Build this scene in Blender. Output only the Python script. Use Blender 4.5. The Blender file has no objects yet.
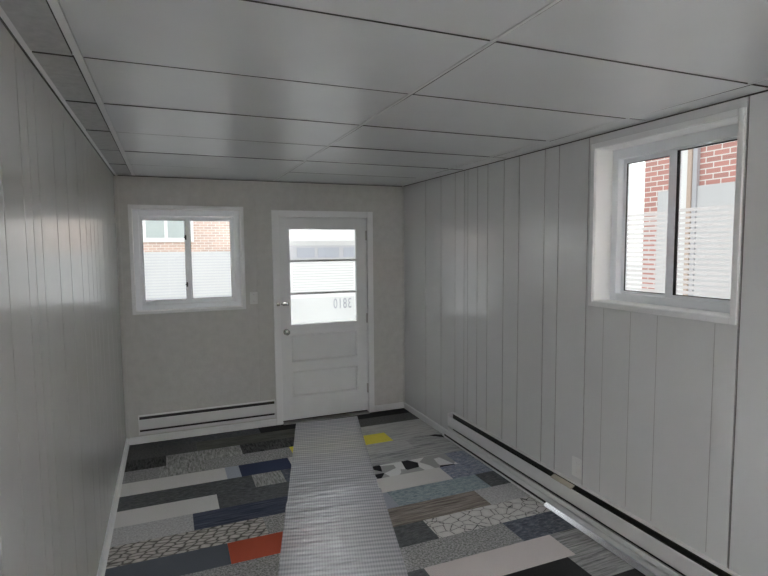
import bpy, bmesh, math, random
from mathutils import Vector, Matrix
random.seed(7)
S = bpy.context.scene
COL = S.collection
W, D, H = 2.744, 5.139, 2.402          # room width (x), back wall (y), ceiling height (z)
REAR = -3.5                            # the room carries on behind the viewpoint
T = 0.24                               # wall thickness

# ------------------------------------------------------------------ materials
def nmat(name):
    m = bpy.data.materials.new(name); m.use_nodes = True
    nt = m.node_tree; nt.nodes.clear()
    out = nt.nodes.new('ShaderNodeOutputMaterial')
    return m, nt, out
def N(nt, typ, **kw):
    n = nt.nodes.new(typ)
    for k, v in kw.items():
        if k.startswith('i_'): n.inputs[k[2:].replace('_', ' ')].default_value = v
        else: setattr(n, k, v)
    return n
def rgba(c): return (c[0], c[1], c[2], 1.0)
def coords(nt, scale=(1, 1, 1), rot=(0, 0, 0)):
    g = N(nt, 'ShaderNodeNewGeometry')
    mp = N(nt, 'ShaderNodeMapping'); mp.inputs['Scale'].default_value = scale; mp.inputs['Rotation'].default_value = rot
    nt.links.new(g.outputs['Position'], mp.inputs['Vector'])
    return mp.outputs['Vector']
def ramp(nt, fac, stops, interp='LINEAR'):
    r = N(nt, 'ShaderNodeValToRGB'); cr = r.color_ramp; cr.interpolation = interp
    while len(cr.elements) < len(stops): cr.elements.new(0.5)
    for e, (p, c) in zip(cr.elements, stops): e.position = p; e.color = rgba(c)
    nt.links.new(fac, r.inputs['Fac']); return r.outputs['Color']
def principled(nt, out, base=None, rough=.5, metal=0., spec=.5, bump=None, bstr=.2, bdist=.002):
    p = N(nt, 'ShaderNodeBsdfPrincipled')
    p.inputs['Roughness'].default_value = rough; p.inputs['Metallic'].default_value = metal
    p.inputs['Specular IOR Level'].default_value = spec
    if isinstance(base, (tuple, list)): p.inputs['Base Color'].default_value = rgba(base)
    elif base is not None: nt.links.new(base, p.inputs['Base Color'])
    if bump is not None:
        b = N(nt, 'ShaderNodeBump'); b.inputs['Strength'].default_value = bstr; b.inputs['Distance'].default_value = bdist
        nt.links.new(bump, b.inputs['Height']); nt.links.new(b.outputs['Normal'], p.inputs['Normal'])
    if out is not None: nt.links.new(p.outputs['BSDF'], out.inputs['Surface'])
    return p
def noise(nt, vec, scale, detail=3., rough=.55, dist=0.):
    n = N(nt, 'ShaderNodeTexNoise'); n.inputs['Scale'].default_value = scale; n.inputs['Detail'].default_value = detail
    n.inputs['Roughness'].default_value = rough; n.inputs['Distortion'].default_value = dist
    nt.links.new(vec, n.inputs['Vector']); return n.outputs['Fac']
def mul(nt, a, b, op='MULTIPLY'):
    m = N(nt, 'ShaderNodeMath', operation=op)
    for i, v in enumerate((a, b)):
        if isinstance(v, (int, float)): m.inputs[i].default_value = v
        else: nt.links.new(v, m.inputs[i])
    return m.outputs[0]

def schlick(nt, f0, k=1.):
    lw = N(nt, 'ShaderNodeLayerWeight'); pw = mul(nt, lw.outputs['Facing'], 5., 'POWER')
    return mul(nt, mul(nt, pw, (1-f0)*k), f0, 'ADD')
def paint(name, c, rough=.4, var=.03, nscale=3., bscale=60., bstr=.08, spec=.5, bdist=.002):
    m, nt, out = nmat(name); v = coords(nt)
    col = ramp(nt, noise(nt, v, nscale), [(.3, [x*(1-var) for x in c]), (.7, [x*(1+var) for x in c])])
    p = principled(nt, out, col, rough, 0, spec, noise(nt, v, bscale, 4), bstr, bdist)
    if spec >= 1.: p.inputs['IOR'].default_value = 1.62        # high-gloss enamel
    return m
def metal(name, c, rough):
    m, nt, out = nmat(name); v = coords(nt, (200, 4, 200))
    principled(nt, out, ramp(nt, noise(nt, v, 1.), [(.3, [x*.92 for x in c]), (.7, c)]), rough, 1.)
    return m
def glass(name, tint=(.97, .99, .98)):
    m, nt, out = nmat(name)
    t = N(nt, 'ShaderNodeBsdfTransparent'); t.inputs['Color'].default_value = rgba(tint)
    g = N(nt, 'ShaderNodeBsdfGlossy'); g.inputs['Roughness'].default_value = 0.02
    f = schlick(nt, .04)
    mx = N(nt, 'ShaderNodeMixShader')
    nt.links.new(f, mx.inputs[0]); nt.links.new(t.outputs[0], mx.inputs[1]); nt.links.new(g.outputs[0], mx.inputs[2])
    nt.links.new(mx.outputs[0], out.inputs['Surface']); return m
def film(name, c, clear):
    m, nt, out = nmat(name)
    t = N(nt, 'ShaderNodeBsdfTransparent')
    tr = N(nt, 'ShaderNodeBsdfTranslucent'); tr.inputs['Color'].default_value = rgba(c)
    df = N(nt, 'ShaderNodeBsdfDiffuse'); df.inputs['Color'].default_value = rgba(c)
    a = N(nt, 'ShaderNodeMixShader'); a.inputs[0].default_value = .1
    nt.links.new(tr.outputs[0], a.inputs[1]); nt.links.new(df.outputs[0], a.inputs[2])
    b = N(nt, 'ShaderNodeMixShader'); b.inputs[0].default_value = clear
    nt.links.new(a.outputs[0], b.inputs[1]); nt.links.new(t.outputs[0], b.inputs[2])
    nt.links.new(b.outputs[0], out.inputs['Surface']); return m

M = {}
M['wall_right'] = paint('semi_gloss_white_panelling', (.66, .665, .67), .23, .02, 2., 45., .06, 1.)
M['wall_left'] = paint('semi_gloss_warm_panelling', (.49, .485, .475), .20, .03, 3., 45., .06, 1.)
M['wall_back'] = paint('grey_textured_wall_paint', (.53, .525, .505), .6, .05, 14., 55., .45, .3, .004)
M['ceil'] = paint('vinyl_faced_ceiling_panel', (.60, .61, .62), .34, .02, 4., 160., .06)
M['ceil_old'] = paint('mottled_ceiling_panel', (.40, .40, .40), .6, .10, 30., 120., .3)
M['fibre_gap_shade'] = paint('fibre_edge_and_gap_shade', (.07, .065, .06), .9, .1, 60.)  # dark raw panel edges, and the shade painted along the wall joints
M['tee'] = paint('white_enamel_grid', (.66, .66, .665), .3, .02, 5., 40., .02)
M['trim'] = paint('white_trim_paint', (.74, .745, .75), .35, .02, 6., 50., .05)
M['jamb'] = paint('daylit_trim_paint', (.87, .87, .87), .3, .01, 6., 50., .03)  # trim white lightened: daylight on the window reveals put into the paint
M['door'] = paint('white_door_paint', (.70, .71, .715), .38, .02, 6., 60., .06)
M['vinyl'] = paint('white_vinyl_frame', (.84, .86, .89), .3, .01, 6., 50., .02)
M['heater'] = paint('enamelled_heater_steel', (.66, .66, .665), .35, .02, 6., 50., .02)
M['beige'] = paint('beige_steel', (.42, .38, .31), .4, .03, 20.)
M['dark'] = paint('dark_interior', (.018, .017, .016), .6, .2, 40.)
M['gasket'] = paint('black_gasket', (.015, .015, .015), .5, .1, 40.)
M['plate'] = paint('white_plastic_plate', (.68, .68, .67), .35, .01, 20.)
M['chrome'] = metal('satin_chrome', (.42, .41, .40), .15)
M['hinge'] = metal('dull_hinge_metal', (.45, .44, .42), .4)
M['alu'] = metal('bright_aluminium', (.93, .94, .98), .20)
M['glass'] = glass('window_glass')
M['film'] = film('white_privacy_film', (.97, .97, .97), .40)
M['frost'] = film('frosted_film', (.97, .97, .97), .30)
M['digits'] = film('grey_vinyl_digits', (.55, .57, .63), .30)
M['slab'] = paint('concrete', (.42, .41, .40), .8, .08, 5., 40., .3)
M['groove'] = paint('dark_groove_shade', (.34, .335, .33), .7, .1, 30.)  # darker groove paint, with the shade of the recess mixed in
M['groove_left'] = paint('soft_groove_shade', (.30, .295, .285), .6, .1, 30.)  # left-wall grooves, recess shade likewise in the colour
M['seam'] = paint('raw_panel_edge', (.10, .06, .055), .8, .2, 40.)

def brick(name, bricks, mortar, axis):
    m, nt, out = nmat(name)
    g = N(nt, 'ShaderNodeNewGeometry'); sp = N(nt, 'ShaderNodeSeparateXYZ'); cb = N(nt, 'ShaderNodeCombineXYZ')
    nt.links.new(g.outputs['Position'], sp.inputs[0])
    nt.links.new(sp.outputs['Y' if axis == 'x' else 'X'], cb.inputs[0]); nt.links.new(sp.outputs['Z'], cb.inputs[1])
    b = N(nt, 'ShaderNodeTexBrick'); b.offset = .5
    b.inputs['Scale'].default_value = 1.; b.inputs['Brick Width'].default_value = .225; b.inputs['Row Height'].default_value = .078
    b.inputs['Mortar Size'].default_value = .008; b.inputs['Bias'].default_value = 0.
    b.inputs['Color1'].default_value = rgba(bricks[0]); b.inputs['Color2'].default_value = rgba(bricks[1]); b.inputs['Mortar'].default_value = rgba(mortar)
    nt.links.new(cb.outputs[0], b.inputs['Vector'])
    principled(nt, out, b.outputs['Color'], .85, 0, .2, b.outputs['Fac'], -.3, .005)
    return m
M['brick_glare'] = brick('glare_washed_brick', ((.66, .47, .39), (.56, .40, .34)), (.80, .76, .72), 'y')  # window glare is put into this pale brick colour
M['brick_red'] = brick('red_brick', ((.60, .30, .265), (.50, .27, .24)), (.80, .77, .74), 'x')
M['board_shade_grey'] = paint('grey_board_and_shade', (.50, .50, .53), .6, .03, 2.)
M['siding'] = paint('white_siding', (.84, .84, .84), .6, .02, 2.)
M['parging'] = paint('off_white_panel', (.60, .60, .61), .7, .02, 2.)
M['roof'] = paint('grey_shingle', (.20, .19, .19), .9, .2, 14.)
M['downspout'] = paint('beige_downspout', (.55, .43, .36), .5, .03, 6.)
M['out_glass'] = paint('reflecting_outdoor_glass', (.44, .50, .50), .08, .05, 1., 2., .01)
M['out_glass_blue'] = paint('bluish_outdoor_glass', (.42, .44, .50), .25, .05, 1., 2., .01)
M['ground'] = paint('pale_concrete_ground', (.66, .66, .66), .9, .06, 2., 30., .3)

m, nt, out = nmat('added_fill_glow'); e = N(nt, 'ShaderNodeEmission'); e.inputs['Color'].default_value = (1, .985, .97, 1); e.inputs['Strength'].default_value = 425.  # glow of the added fill uplighters
nt.links.new(e.outputs[0], out.inputs['Surface']); M['fill_glow'] = m

# carpet tile looks ------------------------------------------------------
def carpet(name, kind, a, b, c=None):
    a, b, c = ([min(.8, x*1.4) for x in q] if q else None for q in (a, b, c))
    m, nt, out = nmat(name)
    fib = noise(nt, coords(nt), 420., 2.)
    if kind == 'plain':
        f = noise(nt, coords(nt), 160., 3., .7); col = ramp(nt, f, [(.3, a), (.7, b)])
    elif kind == 'speckle':
        f = noise(nt, coords(nt), 75., 4., .8); col = ramp(nt, f, [(.40, a), (.5, [(x+y)/2 for x, y in zip(a, b)]), (.60, b)])
    elif kind == 'stripe':
        f = noise(nt, coords(nt, (4, 70, 1)), 1., 4., .7, .6); col = ramp(nt, f, [(.36, a), (.5, b), (.66, c or b)])
    elif kind == 'cross':
        f = noise(nt, coords(nt, (70, 12, 1)), 1., 4., .75, .3); col = ramp(nt, f, [(.36, a), (.64, b)])
    elif kind == 'heather':
        f = noise(nt, coords(nt, (22, 60, 1)), 1., 5., .8, .5); col = ramp(nt, f, [(.36, a), (.5, b), (.64, c or b)])
    elif kind == 'braid':
        # twisted-rope look: chevron rows of rounded stitches outlined in dark yarn
        vo = N(nt, 'ShaderNodeTexVoronoi', feature='DISTANCE_TO_EDGE'); vo.inputs['Scale'].default_value = 1.; vo.inputs['Randomness'].default_value = .45
        nt.links.new(coords(nt, (15, 30, 1), (0, 0, .35)), vo.inputs['Vector'])
        f = mul(nt, vo.outputs['Distance'], mul(nt, noise(nt, coords(nt), 60.), .9, 'ADD'))
        col = ramp(nt, f, [(.03, a), (.22, b), (.6, c)])
    elif kind == 'crackle':
        vo = N(nt, 'ShaderNodeTexVoronoi', feature='DISTANCE_TO_EDGE'); vo.inputs['Scale'].default_value = 1.; vo.inputs['Randomness'].default_value = 1.
        nt.links.new(coords(nt, (13, 15, 1), (0, 0, .6)), vo.inputs['Vector'])
        n2 = noise(nt, coords(nt), 55., 4., .8)
        f = mul(nt, vo.outputs['Distance'], mul(nt, mul(nt, n2, -.16, 'MULTIPLY'), .08, 'ADD'), 'ADD')
        col = ramp(nt, f, [(.008, a), (.035, b), (.4, c)])
    elif kind == 'collage':
        vo = N(nt, 'ShaderNodeTexVoronoi', feature='F1'); vo.inputs['Scale'].default_value = 1.
        nt.links.new(coords(nt, (9, 6, 1), (0, 0, .6)), vo.inputs['Vector'])
        sp = N(nt, 'ShaderNodeSeparateColor'); nt.links.new(vo.outputs['Color'], sp.inputs[0])
        f = mul(nt, sp.outputs[0], mul(nt, noise(nt, coords(nt), 40., 3.), .06), 'ADD')
        col = ramp(nt, f, [(.0, a), (.38, a), (.40, c), (.66, c), (.68, b)], 'CONSTANT')
    mx = N(nt, 'ShaderNodeMix', data_type='RGBA', blend_type='MULTIPLY'); mx.inputs[0].default_value = .5
    nt.links.new(col, mx.inputs[6])
    nt.links.new(ramp(nt, fib, [(.3, (.5, .5, .5)), (.7, (1.4, 1.4, 1.4))]), mx.inputs[7])
    principled(nt, out, mx.outputs[2], .95, 0, .1, fib, .5, .003)
    return m
CP = {
 'charcoal': carpet('carpet_charcoal', 'speckle', (.055, .055, .057), (.13, .13, .13)),
 'black': carpet('carpet_black', 'plain', (.018, .018, .019), (.035, .035, .036)),
 'olive': carpet('carpet_olive_grey', 'stripe', (.06, .062, .056), (.10, .10, .09), (.14, .14, .125)),
 'mottle': carpet('carpet_black_mottled', 'cross', (.02, .02, .02), (.10, .10, .10)),
 'greyspeck': carpet('carpet_grey_speckle', 'speckle', (.12, .12, .12), (.36, .36, .36)),
 'greycross': carpet('carpet_grey_crosshatch', 'cross', (.13, .13, .125), (.40, .40, .39)),
 'greylight': carpet('carpet_grey_fine', 'speckle', (.28, .28, .285), (.46, .46, .47)),
 'beige': carpet('carpet_light_greige', 'plain', (.47, .46, .45), (.57, .56, .55)),
 'pink': carpet('carpet_pinkish_grey', 'plain', (.42, .385, .38), (.52, .48, .475)),
 'bluegrey': carpet('carpet_blue_grey', 'plain', (.25, .27, .32), (.36, .38, .43)),
 'dark': carpet('carpet_dark_grey', 'heather', (.055, .058, .063), (.085, .09, .095), (.13, .135, .14)),
 'slate': carpet('carpet_slate', 'plain', (.07, .08, .095), (.11, .12, .14)),
 'navy': carpet('carpet_navy', 'plain', (.030, .038, .075), (.046, .056, .105)),
 'navydark': carpet('carpet_dark_navy', 'stripe', (.03, .035, .055), (.05, .058, .09), (.09, .10, .13)),
 'stripe': carpet('carpet_grey_stripe', 'stripe', (.14, .14, .145), (.30, .30, .305), (.42, .42, .42)),
 'stripelight': carpet('carpet_light_stripe', 'stripe', (.22, .22, .225), (.36, .36, .36), (.42, .42, .42)),
 'stripeblue': carpet('carpet_blue_stripe', 'heather', (.09, .10, .14), (.20, .22, .28), (.36, .37, .40)),
 'teal': carpet('carpet_teal_heather', 'heather', (.13, .17, .20), (.24, .29, .32), (.34, .38, .40)),
 'brown': carpet('carpet_brown_stripe', 'stripe', (.10, .085, .075), (.20, .175, .155), (.30, .27, .245)),
 'bluedark': carpet('carpet_dark_blue_heather', 'heather', (.05, .058, .075), (.09, .10, .125), (.18, .19, .22)),
 'lined': carpet('carpet_lined_grey', 'stripe', (.10, .10, .105), (.24, .24, .245), (.34, .34, .34)),
 'red': carpet('carpet_red_orange', 'plain', (.31, .062, .034), (.39, .085, .048)),
 'yellow': carpet('carpet_yellow', 'plain', (.60, .46, .06), (.70, .54, .09)),
 'braid': carpet('carpet_braid', 'braid', (.085, .08, .075), (.36, .34, .32), (.46, .44, .42)),
 'crackle': carpet('carpet_crackle', 'crackle', (.06, .06, .065), (.44, .43, .42), (.52, .51, .50)),
 'collage': carpet('carpet_collage', 'collage', (.02, .02, .022), (.30, .30, .30), (.60, .60, .59)),
}

m, nt, out = nmat('ribbed_clear_plastic')
v = coords(nt, (1, 1, 1), (0, 0, .262))
w1 = N(nt, 'ShaderNodeTexWave', wave_type='BANDS', bands_direction='Y'); w1.inputs['Scale'].default_value = 7.5; w1.inputs['Distortion'].default_value = .3
w2 = N(nt, 'ShaderNodeTexWave', wave_type='BANDS', bands_direction='X'); w2.inputs['Scale'].default_value = 20.
for w_ in (w1, w2): nt.links.new(v, w_.inputs['Vector'])
hgt = mul(nt, w1.outputs['Fac'], mul(nt, w2.outputs['Fac'], .5), 'ADD')
hgt = mul(nt, hgt, mul(nt, noise(nt, coords(nt), 14., 3.), 1.5), 'ADD')
bp = N(nt, 'ShaderNodeBump'); bp.inputs['Strength'].default_value = .16; bp.inputs['Distance'].default_value = .004; nt.links.new(hgt, bp.inputs['Height'])
df = N(nt, 'ShaderNodeBsdfDiffuse'); df.inputs['Color'].default_value = (.93, .93, 1., 1); nt.links.new(bp.outputs['Normal'], df.inputs['Normal'])
t = N(nt, 'ShaderNodeBsdfTransparent'); mx = N(nt, 'ShaderNodeMixShader'); rib = ramp(nt, w1.outputs['Fac'], [(.15, (.38, .38, .38)), (.9, (.56, .56, .56))])
crs = mul(nt, mul(nt, w2.outputs['Fac'], .10), rib, 'ADD')
nt.links.new(crs, mx.inputs[0])
nt.links.new(t.outputs[0], mx.inputs[1]); nt.links.new(df.outputs[0], mx.inputs[2])
gl = N(nt, 'ShaderNodeBsdfGlossy'); gl.inputs['Roughness'].default_value = .20; nt.links.new(bp.outputs['Normal'], gl.inputs['Normal'])
fr = schlick(nt, .19)
m2 = N(nt, 'ShaderNodeMixShader'); nt.links.new(fr, m2.inputs[0]); nt.links.new(mx.outputs[0], m2.inputs[1]); nt.links.new(gl.outputs[0], m2.inputs[2])
nt.links.new(m2.outputs[0], out.inputs['Surface'])
M['runner'] = m
m, nt, out = nmat('clear_plastic_underside'); t = N(nt, 'ShaderNodeBsdfTransparent'); t.inputs['Color'].default_value = (.97, .98, 1, 1); nt.links.new(t.outputs[0], out.inputs['Surface']); M['under'] = m

# ------------------------------------------------------------------ mesh helpers
class MB:
    def __init__(s): s.bm = bmesh.new(); s.mats = []
    def mi(s, m):
        if m not in s.mats: s.mats.append(m)
        return s.mats.index(m)
    def face(s, pts, m=None):
        f = s.bm.faces.new([s.bm.verts.new(p) for p in pts])
        if m: f.material_index = s.mi(m)
        return f
    def box(s, x0, x1, y0, y1, z0, z1, bev=0., m=None):
        x0, x1 = sorted((x0, x1)); y0, y1 = sorted((y0, y1)); z0, z1 = sorted((z0, z1))
        r = bmesh.ops.create_cube(s.bm, size=1., matrix=Matrix.Translation(((x0+x1)/2, (y0+y1)/2, (z0+z1)/2)) @ Matrix.Diagonal((x1-x0, y1-y0, z1-z0, 1)))
        vs = r['verts']; fs = {f for v in vs for f in v.link_faces}
        if m:
            for f in fs: f.material_index = s.mi(m)
        if bev > 0:
            es = {e for v in vs for e in v.link_edges}
            bmesh.ops.bevel(s.bm, geom=list(es), offset=bev, segments=2, affect='EDGES', profile=.5)
    def prism(s, pts, lo, hi, axis):
        """a closed 2-D outline swept along one axis"""
        def mk(a, t): return {'x': (t, a[0], a[1]), 'y': (a[0], t, a[1]), 'z': (a[0], a[1], t)}[axis]
        A = [s.bm.verts.new(mk(a, lo)) for a in pts]; B = [s.bm.verts.new(mk(a, hi)) for a in pts]
        n = len(pts)
        for i in range(n): s.bm.faces.new((A[i], A[(i+1) % n], B[(i+1) % n], B[i]))
        s.bm.faces.new(A[::-1]); s.bm.faces.new(B)
    def lathe(s, prof, org, axis, seg=28):
        """profile (distance along axis, radius)"""
        org = Vector(org); ax = Vector(axis).normalized()
        u = ax.orthogonal().normalized(); w = ax.cross(u)
        rings = []
        for d, r in prof:
            rings.append([s.bm.verts.new(org + ax*d + (u*math.cos(2*math.pi*k/seg) + w*math.sin(2*math.pi*k/seg))*max(r, 1e-4)) for k in range(seg)])
        for a, b in zip(rings, rings[1:]):
            for k in range(seg): s.bm.faces.new((a[k], a[(k+1) % seg], b[(k+1) % seg], b[k]))
        s.bm.faces.new(rings[0][::-1]); s.bm.faces.new(rings[-1])
    def build(s, name, mat, parent=None, smooth=False):
        bmesh.ops.recalc_face_normals(s.bm, faces=s.bm.faces[:])
        me = bpy.data.meshes.new(name)
        off = Vector((0, 0, 0)); q = parent
        while q: off += q.location; q = q.parent
        if parent: bmesh.ops.translate(s.bm, verts=s.bm.verts[:], vec=-off)
        s.bm.to_mesh(me); s.bm.free()
        if s.mats:
            for m in s.mats: me.materials.append(m)
        else: me.materials.append(mat)
        if smooth:
            for p in me.polygons: p.use_smooth = True
            me.set_sharp_from_angle(angle=math.radians(35))
        o = bpy.data.objects.new(name, me); COL.objects.link(o)
        if parent: o.parent = parent
        return o
def box(name, mat, dims, parent=None, bev=0.):
    b = MB(); b.box(*dims, bev=bev); return b.build(name, mat, parent)
def tag(o, label, cat, group=None, kind=None):
    o['label'] = label
    if cat: o['category'] = cat
    if group: o['group'] = group
    if kind: o['kind'] = kind
    return o
def thing(name, loc, label, cat, group=None, kind=None):
    o = bpy.data.objects.new(name, None); o.empty_display_size = .1; COL.objects.link(o); o.location = loc
    return tag(o, label, cat, group, kind)

# ------------------------------------------------------------------ floor: rows of carpet planks
PITCH, Y1 = .2268, 4.967
rows = {
 1: [(.0, 'charcoal'), (.26, 'dark'), (1.163, 'black'), (1.62, 'black'), (2.0, 'black')],
 2: [(.0, 'charcoal'), (.58, 'olive'), (1.5, 'stripelight'), (2.0, 'charcoal')],
 3: [(.0, 'mottle'), (.33, 'greycross'), (.938, 'mottle'), (1.5, 'greylight'), (1.75, 'stripelight')],
 4: [(.0, 'greyspeck'), (.28, 'greycross'), (.62, 'greyspeck'), (1.335, 'yellow'), (2.244, 'stripelight')],
 5: [(.0, 'beige'), (.765, 'bluegrey'), (.872, 'navy'), (1.272, 'greylight'), (1.75, 'stripelight'), (2.35, 'stripe')],
 6: [(.0, 'dark'), (.944, 'greycross'), (1.17, 'bluedark'), (1.6, 'stripe')],
 7: [(.0, 'beige'), (.666, 'dark'), (1.35, 'stripe'), (1.82, 'collage'), (2.52, 'stripeblue')],
 8: [(.0, 'greylight'), (.494, 'navydark'), (1.3, 'beige'), (2.347, 'stripeblue')],
 9: [(.0, 'braid'), (.915, 'greyspeck'), (1.5, 'bluegrey'), (1.80, 'teal'), (2.536, 'dark')],
 10: [(.0, 'slate'), (.67, 'red'), (1.20, 'brown'), (2.386, 'greylight')],
 11: [(.0, 'dark'), (.30, 'greyspeck'), (1.30, 'dark'), (1.862, 'crackle')],
 12: [(.0, 'stripe'), (.9, 'beige'), (1.4, 'greyspeck'), (2.31, 'bluedark')],
 13: [(.0, 'dark'), (.8, 'greylight'), (1.30, 'dark'), (1.64, 'pink'), (2.495, 'lined')],
 14: [(.0, 'beige'), (.7, 'teal'), (1.45, 'black'), (2.436, 'lined')],
}
keys = list(CP)
y = Y1
fl = MB()
fl.box(-T, W+T, REAR-T, D+T, -.16, -.006, m=M['slab'])
def plank(x0, x1, y0, y1, key):
    fl.box(x0+.0006, x1-.0006, y0+.0006, y1-.0006, -.006, 0., m=CP[key])
for n in range(1, 40):
    lo = Y1-PITCH*(n-1); hi = D+.02 if n == 1 else lo+PITCH
    if hi < REAR: break
    cuts = rows.get(n)
    if not cuts:
        x = -random.uniform(0, .9); cuts = []
        while x < W: cuts.append((max(x, 0.), random.choice(keys))); x += .91
    for i, (x0, k) in enumerate(cuts):
        x1 = cuts[i+1][0] if i+1 < len(cuts) else W
        if n == 14 and k == 'black': pass
        plank(x0, x1, lo, hi, k)
fl.face([(2.595, 4.262, .0008), (2.715, 4.165, .0008), (2.715, 4.215, .007), (2.655, 4.262, .006)], CP['black'])
floor = fl.build('floor', None); tag(floor, 'floor of mixed grey, navy, red and yellow carpet planks', None, kind='structure')

# ------------------------------------------------------------------ walls
def grooved(name, mat, axis, at, sgn, span, cuts, holes, deep=(), gm=None):
    """panelled wall face with narrow V grooves; sgn = outward direction of the wall's thickness; holes = (u0,u1,z0,z1)"""
    b = MB(); lo, hi = span; g = .0035
    us = {lo, hi}
    for h in holes: us |= {h[0], h[1]}
    prof = []                                           # (u, depth)
    for c in cuts:
        gd = .009 if c in deep else .004; gg = .005 if c in deep else g
        prof += [(c-gg, 0.), (c-gg*.6, gd), (c+gg*.6, gd), (c+gg, 0.)]
    prof += [(u, 0.) for u in us]
    prof.sort()
    def P(u, d, z): return (at+sgn*d, u, z) if axis == 'x' else (u, at+sgn*d, z)
    for (u0, d0), (u1, d1) in zip(prof, prof[1:]):
        if u1-u0 < 1e-6: continue
        mid = (u0+u1)/2; zs = [(-.1, H+.1)]
        for h in holes:
            if h[0] < mid < h[1]: zs = [(-.1, h[2]), (h[3], H+.1)] if h[2] > 0 else [(h[3], H+.1)]
        for z0, z1 in zs:
            b.face([P(u0, d0, z0), P(u1, d1, z0), P(u1, d1, z1), P(u0, d0, z1)], M['seam'] if d0 > .008 and d1 > .008 else (gm or M['groove']) if d0 > 0 or d1 > 0 else mat)
    # solid body behind the face
    us = sorted(us)
    for u0, u1 in zip(us, us[1:]):
        mid = (u0+u1)/2; zs = [(-.15, H+.2)]
        for h in holes:
            if h[0] < mid < h[1]: zs = [(-.15, h[2]), (h[3], H+.2)] if h[2] > 0 else [(h[3], H+.2)]
        for z0, z1 in zs:
            a0, a1 = at+sgn*.010, at+sgn*T
            e0 = u0-(T if u0 == lo else 0); e1 = u1+(T if u1 == hi else 0)
            if axis == 'x': b.box(a0, a1, e0, e1, z0, z1, m=mat)
            else: b.box(e0, e1, a0, a1, z0, z1, m=mat)
    return b.build(name, mat)
WIN1 = (.122, 1.055, 1.198, 2.115)                      # back window opening (x0,x1,z0,z1)
WIN2 = (1.580, 2.420, 1.425, 2.322)                     # right window opening (y0,y1,z0,z1)
DOOR = (1.405, 2.332, -.2, 2.060)
gr_right = [4.62, 4.305, 4.047, 3.894, 3.837, 3.689, 3.542, 3.326, 3.142, 2.867, 2.729, 2.472, 2.33, 2.137, 1.966, 1.655, 1.546, 1.25, 1.1, .8, .55, .33, 0., -.4, -.7, -1.1, -1.5, -1.9, -2.4, -3.]
gr_left = [4.7, 4.4, 4.1, 3.80, 3.62, 3.45, 3.27, 3.05, 2.73, 2.46, 2.168, 2.046, 1.938, 1.715, 1.5, 1.28, 1.1, .8, .55, .2, -.2, -.7, -1.2, -1.8, -2.4, -3.]
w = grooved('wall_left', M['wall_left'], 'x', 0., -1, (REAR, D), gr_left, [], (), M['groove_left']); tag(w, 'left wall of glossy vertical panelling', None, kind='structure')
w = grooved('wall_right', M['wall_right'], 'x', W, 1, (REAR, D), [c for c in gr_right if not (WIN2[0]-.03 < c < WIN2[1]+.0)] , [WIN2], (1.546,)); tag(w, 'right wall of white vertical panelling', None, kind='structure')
w = grooved('wall_back', M['wall_back'], 'y', D, 1, (0., W), [1.192], [WIN1, DOOR], (), M['wall_back']); tag(w, 'grey textured back wall', None, kind='structure')
w = grooved('wall_rear', M['wall_left'], 'y', REAR, -1, (0., W), [.4, .8, 1.2, 1.6, 2., 2.4], []); tag(w, 'panelled wall behind the viewpoint', None, kind='structure')
# grooves of the right wall that run above and below its window
gb = MB()
for c in [c for c in gr_right if WIN2[0]-.03 < c < WIN2[1]]:
    for z0, z1 in ((.285, 1.392),):
        gb.box(W-.0006, W+.002, c-.0016, c+.0016, z0, z1)
o = gb.build('trim_1', M['groove']); tag(o, 'narrow panel seams below the right window', None, kind='structure')

# corner beads
b = MB(); b.box(.010, .030, D-.010, D, .06, H, .002); o = b.build('trim_2', M['wall_back']); tag(o, 'slim vertical bead in the left back corner', None, kind='structure')
b = MB(); b.box(W-.016, W, D-.016, D, .06, H, .004); o = b.build('trim_3', M['wall_back']); tag(o, 'slim vertical bead in the right back corner', None, kind='structure')

# ------------------------------------------------------------------ ceiling grid
XT = [.1541, 1.374, 2.594]; ROW0 = 1.44
rowsY = [ROW0+.61*k for k in range(-8, 7) if REAR < ROW0+.61*k < D-.03]
c = MB()
xs = [0.]+XT+[W]; ys = [REAR]+rowsY+[D]
for i in range(len(xs)-1):
    for j in range(len(ys)-1):
        mt = M['ceil_old'] if i == 0 else M['ceil']
        q0, q1, q2, q3 = xs[i]+(.022 if i == 0 else .015 if i == 1 else .010), xs[i+1]-(.022 if i == 3 else .016 if i == 0 else .010), ys[j]+.007, ys[j+1]-(.018 if j == len(ys)-2 else .007)
        zb_ = H-.001-random.uniform(0, .003); tl = random.uniform(-.0025, .0025); tr = random.uniform(-.0015, .0015)
        lowr = [(q0, q2, zb_-tl), (q1, q2, zb_-tl-tr), (q1, q3, zb_+tl-tr), (q0, q3, zb_+tl)]
        c.face(lowr, mt)
        for k in range(4):
            A_, B_ = lowr[k], lowr[(k+1) % 4]; c.face([A_, B_, (B_[0], B_[1], H+.016), (A_[0], A_[1], H+.016)], M['fibre_gap_shade'])
c.box(-.02, W+.02, REAR-.02, D+.02, H+.05, H+.2, m=M['dark'])
ceil = c.build('ceiling', None); tag(ceil, 'suspended ceiling of large white panels in a metal grid', None, kind='structure')
def tee_y(x, wd=.024):
    b = MB(); b.box(x-wd/2, x+wd/2, REAR, D, H-.0035, H+.001); b.box(x-.002, x+.002, REAR, D, H, H+.035); b.build('main_tee', M['tee'], ceil)
for x in XT: tee_y(x, .024 if x == XT[0] else .013)
for yy in rowsY:
    for i in range(4):
        b = MB(); x0 = xs[i]+(.0 if i == 0 else .008); x1 = xs[i+1]-(.0 if i == 3 else .008)
        b.box(x0, x1, yy-.008, yy+.008, H+.004, H+.0075); b.box(x0, x1, yy-.002, yy+.002, H, H+.035); b.build('cross_tee', M['tee'], ceil)
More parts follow.
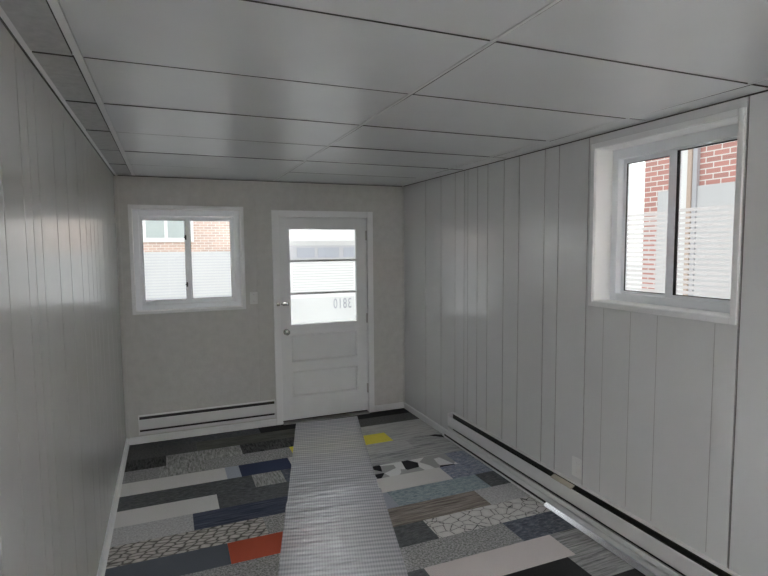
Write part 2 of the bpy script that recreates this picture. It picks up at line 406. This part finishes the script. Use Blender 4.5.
for name, d in (('left', (0, .022, REAR, D)), ('right', (W-.022, W, REAR, D)), ('back', (0, W, D-.018, D))):
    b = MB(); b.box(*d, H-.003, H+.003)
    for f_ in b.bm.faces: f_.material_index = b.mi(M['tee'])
    if name == 'left': b.box(0, .004, REAR, D, H-.009, H-.003, m=M['fibre_gap_shade'])  # dark strips on all three walls paint the shade under the angle
    if name == 'right': b.box(W-.004, W, REAR, D, H-.009, H-.003, m=M['fibre_gap_shade'])
    if name == 'back': b.box(0, W, D-.004, D, H-.010, H-.003, m=M['fibre_gap_shade'])
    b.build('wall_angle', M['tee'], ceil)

# ------------------------------------------------------------------ baseboards
b = MB(); b.prism([(0, 0), (.024, 0), (.024, .012), (.016, .022), (.012, .024), (.012, .060), (.008, .066), (0, .066)], REAR, D, 'y')
o = b.build('baseboard_left', M['trim']); tag(o, 'white baseboard along the left wall', None, kind='structure')
b = MB()
def bb_back(x0, x1): b.prism([(D, .002), (D-.014, .002), (D-.014, .056), (D-.008, .066), (D, .066)], x0, x1, 'x')
bb_back(.012, 1.343); bb_back(2.389, W-.012)
o = b.build('baseboard_back', M['trim']); tag(o, 'white baseboard along the back wall on both sides of the door', None, kind='structure')
b = MB(); b.prism([(W, .016), (W-.012, .016), (W-.012, .052), (W-.007, .062), (W, .062)], REAR, 4.22, 'y'); b.prism([(W, 0), (W-.012, 0), (W-.012, .052), (W-.007, .062), (W, .062)], 4.22, D, 'y')
o = b.build('baseboard_right', M['trim']); tag(o, 'white baseboard under the long heater', None, kind='structure')
b = MB(); b.box(W-.036, W-.029, 2.775, 4.22, 0, .012, m=M['trim']); b.box(W-.029, W-.001, 2.775, 4.22, 0, .002, m=M['dark']); b.box(W-.011, W-.001, 2.775, 4.22, .002, .016, m=M['dark'])  # the dark boxes paint the shade in the gap behind the edging
o = b.build('trim_4', M['trim']); tag(o, 'thin white edging where the carpet meets the right baseboard', None, kind='structure')

# ------------------------------------------------------------------ windows
class Frame:
    """axis-aligned boxes in wall coordinates: u along the wall, z up, d into the wall"""
    def __init__(s, axis, at): s.axis = axis; s.at = at
    def dims(s, u0, u1, z0, z1, d0, d1):
        return (u0, u1, s.at+d0, s.at+d1, z0, z1) if s.axis == 'y' else (s.at+d0, s.at+d1, u0, u1, z0, z1)
    def box(s, name, mat, parent, u0, u1, z0, z1, d0, d1, bev=0.):
        return box(name, mat, s.dims(u0, u1, z0, z1, d0, d1), parent, bev)
    def ring(s, name, mat, parent, o, wd, d0, d1, bev=.0015):
        """rectangular frame; o = outer (u0,u1,z0,z1); wd = (left,right,bottom,top) widths"""
        u0, u1, z0, z1 = o; l, r, bt, tp = wd; b = MB()
        b.box(*s.dims(u0, u0+l, z0, z1, d0, d1), bev); b.box(*s.dims(u1-r, u1, z0, z1, d0, d1), bev)
        b.box(*s.dims(u0+l, u1-r, z0, z0+bt, d0, d1), bev); b.box(*s.dims(u0+l, u1-r, z1-tp, z1, d0, d1), bev)
        return b.build(name, mat, parent)
    def stripes(s, parent, u0, u1, z0, z1, d, pitch=.0268, fill=.017):
        b = MB(); z = z1
        while z-fill > z0:
            b.box(*s.dims(u0, u1, z-fill, z, d, d+.0006)); z -= pitch
        return b.build('privacy_film', M['film'], parent)

F1 = Frame('y', D)
r1 = thing('window_1', (.58, D, 1.198), 'white sliding window in the back wall left of the door', None, kind='structure')
u0, u1, z0, z1 = WIN1
F1.ring('casing', M['trim'], r1, (.097, 1.082, 1.176, 2.148), (.028, .030, .024, .036), -.010, .006, .003)
F1.ring('jamb', M['jamb'], r1, (u0-.003, u1+.003, z0-.003, z1+.003), (.008, .008, .008, .008), .004, .235, 0)
F1.ring('frame', M['vinyl'], r1, (u0+.004, u1-.004, z0+.004, z1-.004), (.048, .048, .046, .052), .075, .160, .003)
def sash(F, root, g, wd, d0, film_top=None, film_margin=.0, gask=False):
    """g = visible glass (u0,u1,z0,z1)"""
    gu0, gu1, gz0, gz1 = g; l, r, bt, tp = wd
    s = F.ring('sash', M['vinyl'], root, (gu0-l, gu1+r, gz0-bt, gz1+tp), wd, d0, d0+.026, .002)
    F.box('glass_pane', M['glass'], s, gu0-.004, gu1+.004, gz0-.004, gz1+.004, d0+.011, d0+.015)
    F.ring('gasket', M['gasket'], s, (gu0-.002, gu1+.002, gz0-.002, gz1+.002), (.006,)*4 if not gask else (.006, .017, .006, .008), d0+.004, d0+.0105, 0)
    if film_top: F.stripes(s, gu0+.004+film_margin, gu1-.004-film_margin, gz0, film_top, d0+.0157)
    return s
s1 = sash(F1, r1, (.200, .560, 1.285, 2.020), (.034, .034, .040, .036), .098, 1.730)
s2 = sash(F1, r1, (.608, .972, 1.285, 2.020), (.040, .034, .040, .036), .126, 1.728)
for z in (1.862, 1.425):
    b = MB(); b.box(.556, .572, D+.088, D+.099, z-.022, z+.022, .003); b.box(.549, .562, D+.083, D+.096, z-.006, z+.006, .002); b.build('sash_latch', M['gasket'], s1)

F2 = Frame('x', W)
r2 = thing('window_2', (W, 2.0, 1.425), 'white sliding window set deep in the right wall', None, kind='structure')
u0, u1, z0, z1 = WIN2
F2.ring('casing', M['trim'], r2, (1.556, 2.448, 1.397, 2.350), (.027, .030, .030, .030), -.010, .006, .003)
F2.ring('jamb', M['jamb'], r2, (u0-.003, u1+.003, z0-.003, z1+.003), (.008,)*4, .004, .245, 0)
F2.ring('frame', M['vinyl'], r2, (u0+.004, u1-.004, z0+.004, z1-.004), (.045, .045, .045, .058), .128, .215, .003)
sa = sash(F2, r2, (2.052, 2.352, 1.487, 2.235), (.040, .026, .034, .030), .170, 1.938)
sb = sash(F2, r2, (1.640, 2.000, 1.490, 2.250), (.026, .044, .036, .024), .142, 1.946, gask=True)

# ------------------------------------------------------------------ door
dr = thing('door_1', (1.868, D, 0), 'white back door with three glass lights and two sunk panels', None, kind='structure')
DX0, DX1 = 1.413, 2.324; f0, f1 = D+.012, D+.054
b = MB()
gx0, gx1 = 1.517, 2.210
b.box(DX0, gx0, f0, f1, .028, 2.052, .0015); b.box(gx1, DX1, f0, f1, .028, 2.052, .0015)
for za, zb in ((1.940, 2.052), (.888, .992), (.515, .614), (.028, .259)): b.box(gx0, gx1, f0, f1, za, zb, .0015)
for za, zb in ((.614, .888), (.259, .515)):
    b.box(gx0-.004, gx1+.004, f0+.024, f1-.006, za-.004, zb+.004)
    mm = .014                                               # sloped moulding round the sunk panel
    for q in (((gx0, zb), (gx1, zb), (gx1-mm, zb-mm), (gx0+mm, zb-mm)), ((gx0, za), (gx1, za), (gx1-mm, za+mm), (gx0+mm, za+mm)),
              ((gx0, za), (gx0, zb), (gx0+mm, zb-mm), (gx0+mm, za+mm)), ((gx1, za), (gx1, zb), (gx1-mm, zb-mm), (gx1-mm, za+mm))):
        b.face([(q[0][0], f0+.003, q[0][1]), (q[1][0], f0+.003, q[1][1]), (q[2][0], f0+.0238, q[2][1]), (q[3][0], f0+.0238, q[3][1])])
slab = b.build('door_leaf', M['door'], dr)
lights = ((1.638, 1.940), (1.311, 1.616), (.992, 1.290))
for za, zb in ((1.616, 1.638), (1.290, 1.311)): box('glazing_bar', M['door'], (gx0, gx1, f0+.006, f1-.004, za, zb), slab, .002)
for i, (za, zb) in enumerate(lights):
    g = box('glass_pane', M['glass'], (gx0-.003, gx1+.003, f0+.022, f0+.026, za-.003, zb+.003), slab)
    if i == 1: Frame('y', D).stripes(slab, gx0+.030, gx1-.020, za+.012, zb-.008, f0+.0265-D)
    if i == 2: box('frosted_film', M['frost'], (gx0+.012, gx1-.012, f0+.0265, f0+.0271, za+.010, 1.250), slab)
# house number on the lowest light, seen from its back
cu = bpy.data.curves.new('house_number', 'FONT'); cu.body = '3810'; cu.size = .148; cu.extrude = .0004; cu.align_x = 'CENTER'; cu.align_y = 'CENTER'; cu.space_character = 1.12
to = bpy.data.objects.new('tmp_number', cu); COL.objects.link(to)
dg = bpy.context.evaluated_depsgraph_get(); me = bpy.data.meshes.new_from_object(to.evaluated_get(dg)); bpy.data.objects.remove(to)
me.transform(Matrix.Translation((2.062-1.868, f0+.0205-D, 1.176)) @ Matrix.Rotation(math.pi, 4, 'Z') @ Matrix.Rotation(math.pi/2, 4, 'X') @ Matrix.Diagonal((.62, 1.0, 1, 1)))
me.materials.clear(); me.materials.append(M['digits'])
o = bpy.data.objects.new('house_number', me); COL.objects.link(o); o.parent = slab; o['label'] = 'grey number 3810 seen reversed on the frosted glass'
# casing, jamb, threshold
F1.ring('casing', M['trim'], dr, (1.345, 2.389, .0, 2.121), (.066, .063, 0.0001, .066), -.012, .004, .003)
b = MB(); b.box(1.400, 1.410, D+.002, D+.235, .0, 2.066); b.box(2.328, 2.338, D+.002, D+.235, 0, 2.066); b.box(1.400, 2.338, D+.002, D+.235, 2.056, 2.068)
b.box(1.406, 1.424, D+.056, D+.075, 0, 2.058); b.box(2.314, 2.332, D+.056, D+.075, 0, 2.058); b.box(1.406, 2.332, D+.056, D+.075, 2.040, 2.058)
b.build('jamb', M['trim'], dr)
b = MB(); b.prism([(D-.035, 0), (D-.015, .011), (D+.09, .013), (D+.235, .004), (D+.235, 0)], 1.412, 2.326, 'x'); b.build('threshold', M['hinge'], dr)
box('sweep', M['gasket'], (1.416, 2.321, D+.028, D+.040, .012, .030), slab)
b = MB(); b.lathe([(0, .030), (.004, .030), (.007, .026), (.010, .012), (.030, .011), (.036, .020), (.046, .027), (.058, .027), (.064, .022), (.067, .010)], (1.466, f0, .926), (0, -1, 0)); b.build('door_knob', M['chrome'], slab, True)
b = MB(); b.box(1.435, 1.500, f0-.003, f0, 1.188, 1.224, .001); b.lathe([(0, .0065), (.105, .0065)], (1.385, f0-.012, 1.206), (1, 0, 0), 16); b.lathe([(0, .013), (.006, .016), (.018, .016), (.022, .008)], (1.478, f0-.010, 1.206), (0, -1, 0), 20); b.box(1.372, 1.404, D-.016, D-.012, 1.190, 1.222, .001)
b.build('slide_bolt', M['chrome'], slab, True)
for z in (1.878, 1.015, .266):
    b = MB(); b.lathe([(0, .004), (.002, .006), (.098, .006), (.10, .004)], (2.326, f0-.010, z-.05), (0, 0, 1), 14); b.box(2.312, 2.324, f0-.0015, f0+.001, z-.05, z+.05); b.build('hinge', M['hinge'], dr, True)

# ------------------------------------------------------------------ baseboard heaters
def heater(name, loc, axis, a, at, lo, hi, zb, label, splice=None):
    """a = wall plane; the profile is drawn as (distance from wall, z)"""
    r = thing(name, loc, label, 'heater')
    sg = -1
    dp = .062; zt = zb+.168
    def pr(outline, l, h, nm, mt):
        b = MB(); b.prism([(a+sg*d, z) for d, z in outline], l, h, axis); return b.build(nm, mt, r)
    pr([(.001, zb), (.004, zb), (.004, zt-.006), (.018, zt-.006), (.020, zt-.010), (.022, zt-.009), (.020, zt), (.001, zt)], lo, hi, 'casing', M['heater'])
    pr([(dp-.003, zb+.050), (dp, zb+.054), (dp, zb+.138), (dp-.004, zb+.143), (dp-.006, zb+.142), (dp-.003, zb+.136), (dp-.003, zb+.054)], lo+.006, hi-.006, 'front_cover', M['heater'])
    pr([(.006, zb), (dp-.004, zb), (dp, zb+.006), (dp-.002, zb+.032), (dp-.005, zb+.032), (dp-.003, zb+.008), (.006, zb+.004)], lo+.004, hi-.004, 'bottom_rail', M['heater'])
    for e0, e1 in ((lo, lo+.005), (hi-.005, hi)):
        pr([(.001, zb), (dp-.002, zb), (dp-.002, zt-.004), (.001, zt-.001)], e0, e1, 'end_cap', M['heater'])
    # finned element inside
    b = MB(); n = int((hi-lo-.1)/.012)
    for k in range(n):
        t = lo+.05+k*.012
        if axis == 'x': b.box(t, t+.001, a-.054, a-.012, zb+.055, zb+.128)
        else: b.box(a-.054, a-.012, t, t+.001, zb+.055, zb+.128)
    b.lathe([(0, .008), (hi-lo-.04, .008)], (lo+.02, a-.033, zb+.09) if axis == 'x' else (a-.033, lo+.02, zb+.09), (1, 0, 0) if axis == 'x' else (0, 1, 0), 10)
    b.build('heating_element', M['dark'], r)
    pr([(.0045, zb+.004), (.009, zb+.004), (.009, zt-.008), (.0045, zt-.008)], lo+.006, hi-.006, 'slot_shade_plate', M['dark'])  # dark sheet over the white casing back paints the shade inside the slots
    if splice:
        pr([(.032, zt-.009), (.032, zt-.013), (dp-.006, zb+.139), (dp-.001, zb+.138), (dp, zb+.144)], splice[0], splice[1], 'splice_plate', M['beige'])
    return r
heater('baseboard_heater', (.72, D-.03, .092), 'x', D, 'y', .107, 1.332, .092, 'short white electric baseboard heater under the back window')
heater('baseboard_heater', (W-.03, 2.5, .098), 'y', W, 'x', .95, 4.070, .098, 'long white electric baseboard heater along the right wall', (2.50, 2.69))

# ------------------------------------------------------------------ small things on the walls and the floor
r = thing('light_switch', (1.157, D, 1.22), 'white toggle light switch between the window and the door', 'switch')
b = MB(); b.box(1.120, 1.194, D-.006, D, 1.221, 1.337, .003); b.build('plate', M['plate'], r)
b = MB(); b.prism([(D-.005, 1.268), (D-.020, 1.284), (D-.019, 1.290), (D-.005, 1.291)], 1.152, 1.162, 'x'); b.build('toggle', M['plate'], r)
for z in (1.247, 1.312):
    b = MB(); b.lathe([(0, .0035), (.0012, .003)], (1.157, D-.006, z), (0, -1, 0), 12); b.build('screw', M['hinge'], r)
r = thing('wall_plate', (W, 2.515, .30), 'painted blank outlet plate low on the right wall above the long heater', 'outlet cover')
b = MB(); b.box(W-.008, W, 2.475, 2.556, .300, .425, .003); b.build('plate', M['plate'], r)
for z in (.330, .395):
    b = MB(); b.lathe([(0, .0035), (.001, .003)], (W-.008, 2.515, z), (-1, 0, 0), 12); b.build('screw', M['wall_right'], r)
b = MB()
b.prism([(W-.047, 0), (W-.047, .002), (W-.044, .003), (W-.0275, .025), (W-.024, .027), (W-.014, .027), (W-.014, 0)], .9, 2.772, 'y')
o = b.build('metal_strip', M['alu']); tag(o, 'bright aluminium edging strip lying on the carpet along the right baseboard', 'strip')

# ribbed plastic runners -------------------------------------------------
def runner(name, pL, pR, pL2, pR2, z, label, rc=.05, lift=.0):
    """sheet between two far corners and two near corners, far corners rounded, gently rippled"""
    b = MB(); nu, nv = 24, 150; rnd = random.Random(len(label)); ph = [rnd.uniform(0, 6.28) for _ in range(6)]
    pL, pR, pL2, pR2 = (Vector(p) for p in (pL, pR, pL2, pR2)); L = (pL-pL2).length; Wd = (pR-pL).length
    top = []; bot = []
    for j in range(nv+1):
        t = j/nv; s = t*L
        ins = 0. if s > rc else rc-math.sqrt(max(0., rc*rc-(rc-s)**2))
        A = pL.lerp(pL2, t); B = pR.lerp(pR2, t); d = (B-A).normalized(); A2 = A+d*ins; B2 = B-d*ins
        rt, rb = [], []
        for i in range(nu+1):
            u = i/nu; P = A2.lerp(B2, u)
            side = 1. if u < .5 else .6
            h = .0012*math.sin(s*61+ph[0]+1.3*math.sin(u*3+ph[1])) + .0010*math.sin(s*97+ph[2]+u*2.2*side) + .0012*math.sin(s*23+ph[3]+u*4)
            h += .0022*math.exp(-((u-.5)/.018)**2)
            h = z+.003+max(h*.65, -.0022)
            rt.append(b.bm.verts.new((P.x, P.y, h+.002))); rb.append(b.bm.verts.new((P.x, P.y, h)))
        top.append(rt); bot.append(rb)
    for j in range(nv):
        for i in range(nu):
            b.bm.faces.new((top[j][i], top[j][i+1], top[j+1][i+1], top[j+1][i]))
            b.bm.faces.new((bot[j][i], bot[j+1][i], bot[j+1][i+1], bot[j][i+1])).material_index = 1
        b.bm.faces.new((top[j][0], top[j+1][0], bot[j+1][0], bot[j][0])); b.bm.faces.new((top[j][nu], bot[j][nu], bot[j+1][nu], top[j+1][nu]))
    for i in range(nu):
        b.bm.faces.new((top[0][i], bot[0][i], bot[0][i+1], top[0][i+1])); b.bm.faces.new((top[nv][i], top[nv][i+1], bot[nv][i+1], bot[nv][i]))
    b.mats = [M['runner'], M['under']]
    o = b.build(name, None, None, True)
    return tag(o, label, 'floor runner', 'ribbed plastic runners')
def on(p, q, y): t = (y-p[1])/(q[1]-p[1]); return (p[0]+t*(q[0]-p[0]), y)
Lf, Ln = (1.532, 5.10), (.895, 2.717); Rf, Rn = (2.163, 5.04), (1.519, 2.448)
def e3(p): return (p[0], p[1], 0)
runner('plastic_runner', e3(on(Lf, Ln, 5.09)), e3(on(Rf, Rn, 5.06)), e3(on(Lf, Ln, 3.42)), e3(on(Rf, Rn, 3.36)), .0, 'clear ribbed plastic runner reaching the door', .01)
a0 = on(Lf, Ln, 3.53); a1 = on(Rf, Rn, 3.47); a2 = on(Lf, Ln, .9); a3 = on(Rf, Rn, .9)
runner('plastic_runner', (a0[0]-.006, a0[1], 0), (a1[0]+.012, a1[1], 0), (a2[0]-.006, a2[1], 0), (a3[0]+.012, a3[1], 0), .0062, 'clear ribbed plastic runner nearest the viewer, lapping over the one by the door', .06)

# ------------------------------------------------------------------ fill uplighters added behind the viewpoint to brighten the room
for lx, ly, lab in ((.42, -1.9, 'added fill uplighter by the left wall, unseen behind the viewpoint'), (2.3, -3.0, 'added fill uplighter in the right rear corner, unseen behind the viewpoint')):
    r = thing('added_uplighter', (lx, ly, 0), lab, 'added light', 'added fill uplighters')
    b = MB(); b.lathe([(0, .15), (.015, .15), (.025, .13), (.03, .02)], (lx, ly, .001), (0, 0, 1)); b.build('fill_base', M['tee'], r, True)
    b = MB(); b.lathe([(0, .013), (1.5, .013)], (lx, ly, .03), (0, 0, 1), 16); b.build('pole', M['tee'], r, True)
    b = MB(); b.lathe([(0, .03), (.02, .12), (.07, .21), (.14, .262), (.14, .256), (.075, .205), (.03, .11), (.028, .02)], (lx, ly, 1.52), (0, 0, 1), 36); b.build('fill_bowl', M['tee'], r, True)
    b = MB(); b.lathe([(0, .19), (.012, .19)], (lx, ly, 1.588), (0, 0, 1), 36); b.build('fill_disc', M['fill_glow'], r, True)

# ------------------------------------------------------------------ outdoors
b = MB(); b.box(-40, 45, -40, 60, -.6, -.17); o = b.build('ground', M['ground']); tag(o, 'pale paved ground outside', None, kind='structure')

def house_window(root, x0, x1, z0, z1, y, mull, glassmat):
    b = MB(); t = .10
    b.box(x0-t, x1+t, y-.07, y+.02, z0-t*1.2, z0); b.box(x0-t, x1+t, y-.05, y+.02, z1, z1+t); b.box(x0-t, x0, y-.05, y+.02, z0, z1); b.box(x1, x1+t, y-.05, y+.02, z0, z1)
    for mx in mull: b.box(mx-.045, mx+.045, y-.045, y+.02, z0, z1)
    f = b.build('window_frame', M['siding'], root)
    box('window_glass', glassmat, (x0, x1, y-.02, y, z0, z1), f)
r = thing('brick_house', (-2., 17., -.17), 'brick house washed pale by glare, with a wide white window, beyond the back window', 'house')
box('wall', M['brick_glare'], (-7.5, 2.75, 17.0, 24., 1.5, 3.3), r)
box('foundation', M['board_shade_grey'], (-7.52, 2.77, 16.97, 24., -.17, 1.66), r)
house_window(r, -.16, 1.06, 2.08, 2.66, 17., (.39,), M['out_glass'])
house_window(r, -4.8, -3.2, 2.08, 2.66, 17., (-4.,), M['out_glass'])
b = MB(); b.prism([(16.6, 3.3), (24.4, 3.3), (20.5, 4.7)], -7.9, 3.1, 'x'); b.build('roof', M['roof'], r)

r = thing('white_garage', (6., 14., -.17), 'low white building with a band of bluish windows, seen through the door glass', 'building')
box('wall', M['siding'], (3.25, 10.5, 14.0, 20., -.17, 2.4), r)
box('fascia', M['siding'], (3.15, 10.6, 13.85, 20.1, 1.935, 2.75), r)
b = MB(); b.box(3.3, 10.4, 13.97, 14.02, 1.45, 1.81); wf = b.build('window_band', M['board_shade_grey'], r)
for x0, x1 in ((3.62, 4.10), (4.20, 4.80), (4.93, 5.36), (5.5, 6.1), (6.25, 6.9)):
    box('window_glass', M['out_glass_blue'], (x0, x1, 13.955, 13.975, 1.49, 1.75), wf)

r = thing('brick_side_house', (9., 3., -.17), 'red brick house with an off-white panel, outside the right window', 'house')
box('wall', M['brick_red'], (7.4, 13., -6., 6.19, -.17, 3.7), r)
box('garage_panel', M['parging'], (7.36, 7.402, 2.9, 5.26, -.17, 2.58), r)
box('low_panel', M['parging'], (7.36, 7.402, 5.56, 5.91, -.17, 2.56), r)
box('corner_board', M['siding'], (7.345, 7.402, 5.415, 5.525, -.17, 3.68), r)
b = MB(); b.box(7.32, 7.39, 5.335, 5.402, -.17, 3.68, .012); b.build('downspout', M['downspout'], r)
box('downspout_shade', M['board_shade_grey'], (7.34, 7.402, 5.262, 5.328, -.17, 3.68), r)  # grey strip painted as the shaded side of the downspout
b = MB(); b.prism([(7.1, 3.7), (13.3, 3.7), (10.2, 4.9)], -6.3, 6.5, 'y'); b.build('roof', M['roof'], r)

# ------------------------------------------------------------------ sky
wd = bpy.data.worlds.new('sky'); S.world = wd; wd.use_nodes = True
nt = wd.node_tree; nt.nodes.clear()
out = nt.nodes.new('ShaderNodeOutputWorld'); bg = nt.nodes.new('ShaderNodeBackground')
tc = nt.nodes.new('ShaderNodeTexCoord'); sx = nt.nodes.new('ShaderNodeSeparateXYZ'); nt.links.new(tc.outputs['Generated'], sx.inputs[0])
cr = nt.nodes.new('ShaderNodeValToRGB'); cr.color_ramp.elements[0].position = .0; cr.color_ramp.elements[0].color = (1., .99, .98, 1); cr.color_ramp.elements[1].position = .9; cr.color_ramp.elements[1].color = (.95, .97, 1., 1)
nt.links.new(sx.outputs['Z'], cr.inputs[0]); nt.links.new(cr.outputs[0], bg.inputs['Color']); bg.inputs['Strength'].default_value = 1.75
nt.links.new(bg.outputs[0], out.inputs['Surface'])

sl = bpy.data.lights.new('sun', 'SUN'); sl.energy = .55; sl.angle = math.radians(1.5); sl.color = (1, .96, .90)
so = bpy.data.objects.new('sun', sl); COL.objects.link(so); so.rotation_euler = Vector((.06, .78, -.62)).to_track_quat('-Z', 'Y').to_euler(); so.location = (0, -20, 20)

# ------------------------------------------------------------------ camera
f_px, yaw, pitch, roll = 525.62, .389575, .078337, -.008501
cy, sy, cp, sp = math.cos(yaw), math.sin(yaw), math.cos(pitch), math.sin(pitch)
fwd = Vector((sy*cp, cy*cp, -sp)); right = Vector((cy, -sy, 0)); up = right.cross(fwd)
rr = right*math.cos(roll)+up*math.sin(roll); uu = up*math.cos(roll)-right*math.sin(roll)
cam = bpy.data.cameras.new('camera'); co = bpy.data.objects.new('camera', cam); COL.objects.link(co)
co.matrix_world = Matrix(((rr.x, uu.x, -fwd.x, .40355), (rr.y, uu.y, -fwd.y, 0.), (rr.z, uu.z, -fwd.z, 1.76042), (0, 0, 0, 1)))
cam.sensor_fit = 'HORIZONTAL'; cam.sensor_width = 36.; cam.lens = 36.*f_px/768.; cam.clip_start = .05; cam.clip_end = 300
S.camera = co

vs = S.view_settings; S.display_settings.display_device = 'sRGB'
vs.view_transform = 'Standard'; vs.look = 'None'; vs.exposure = 0.; vs.gamma = 1.; vs.use_curve_mapping = False
S.cycles.use_denoising = True; S.cycles.max_bounces = 10; S.cycles.diffuse_bounces = 6; S.cycles.glossy_bounces = 5; S.cycles.transparent_max_bounces = 16
S.cycles.sample_clamp_indirect = 0.
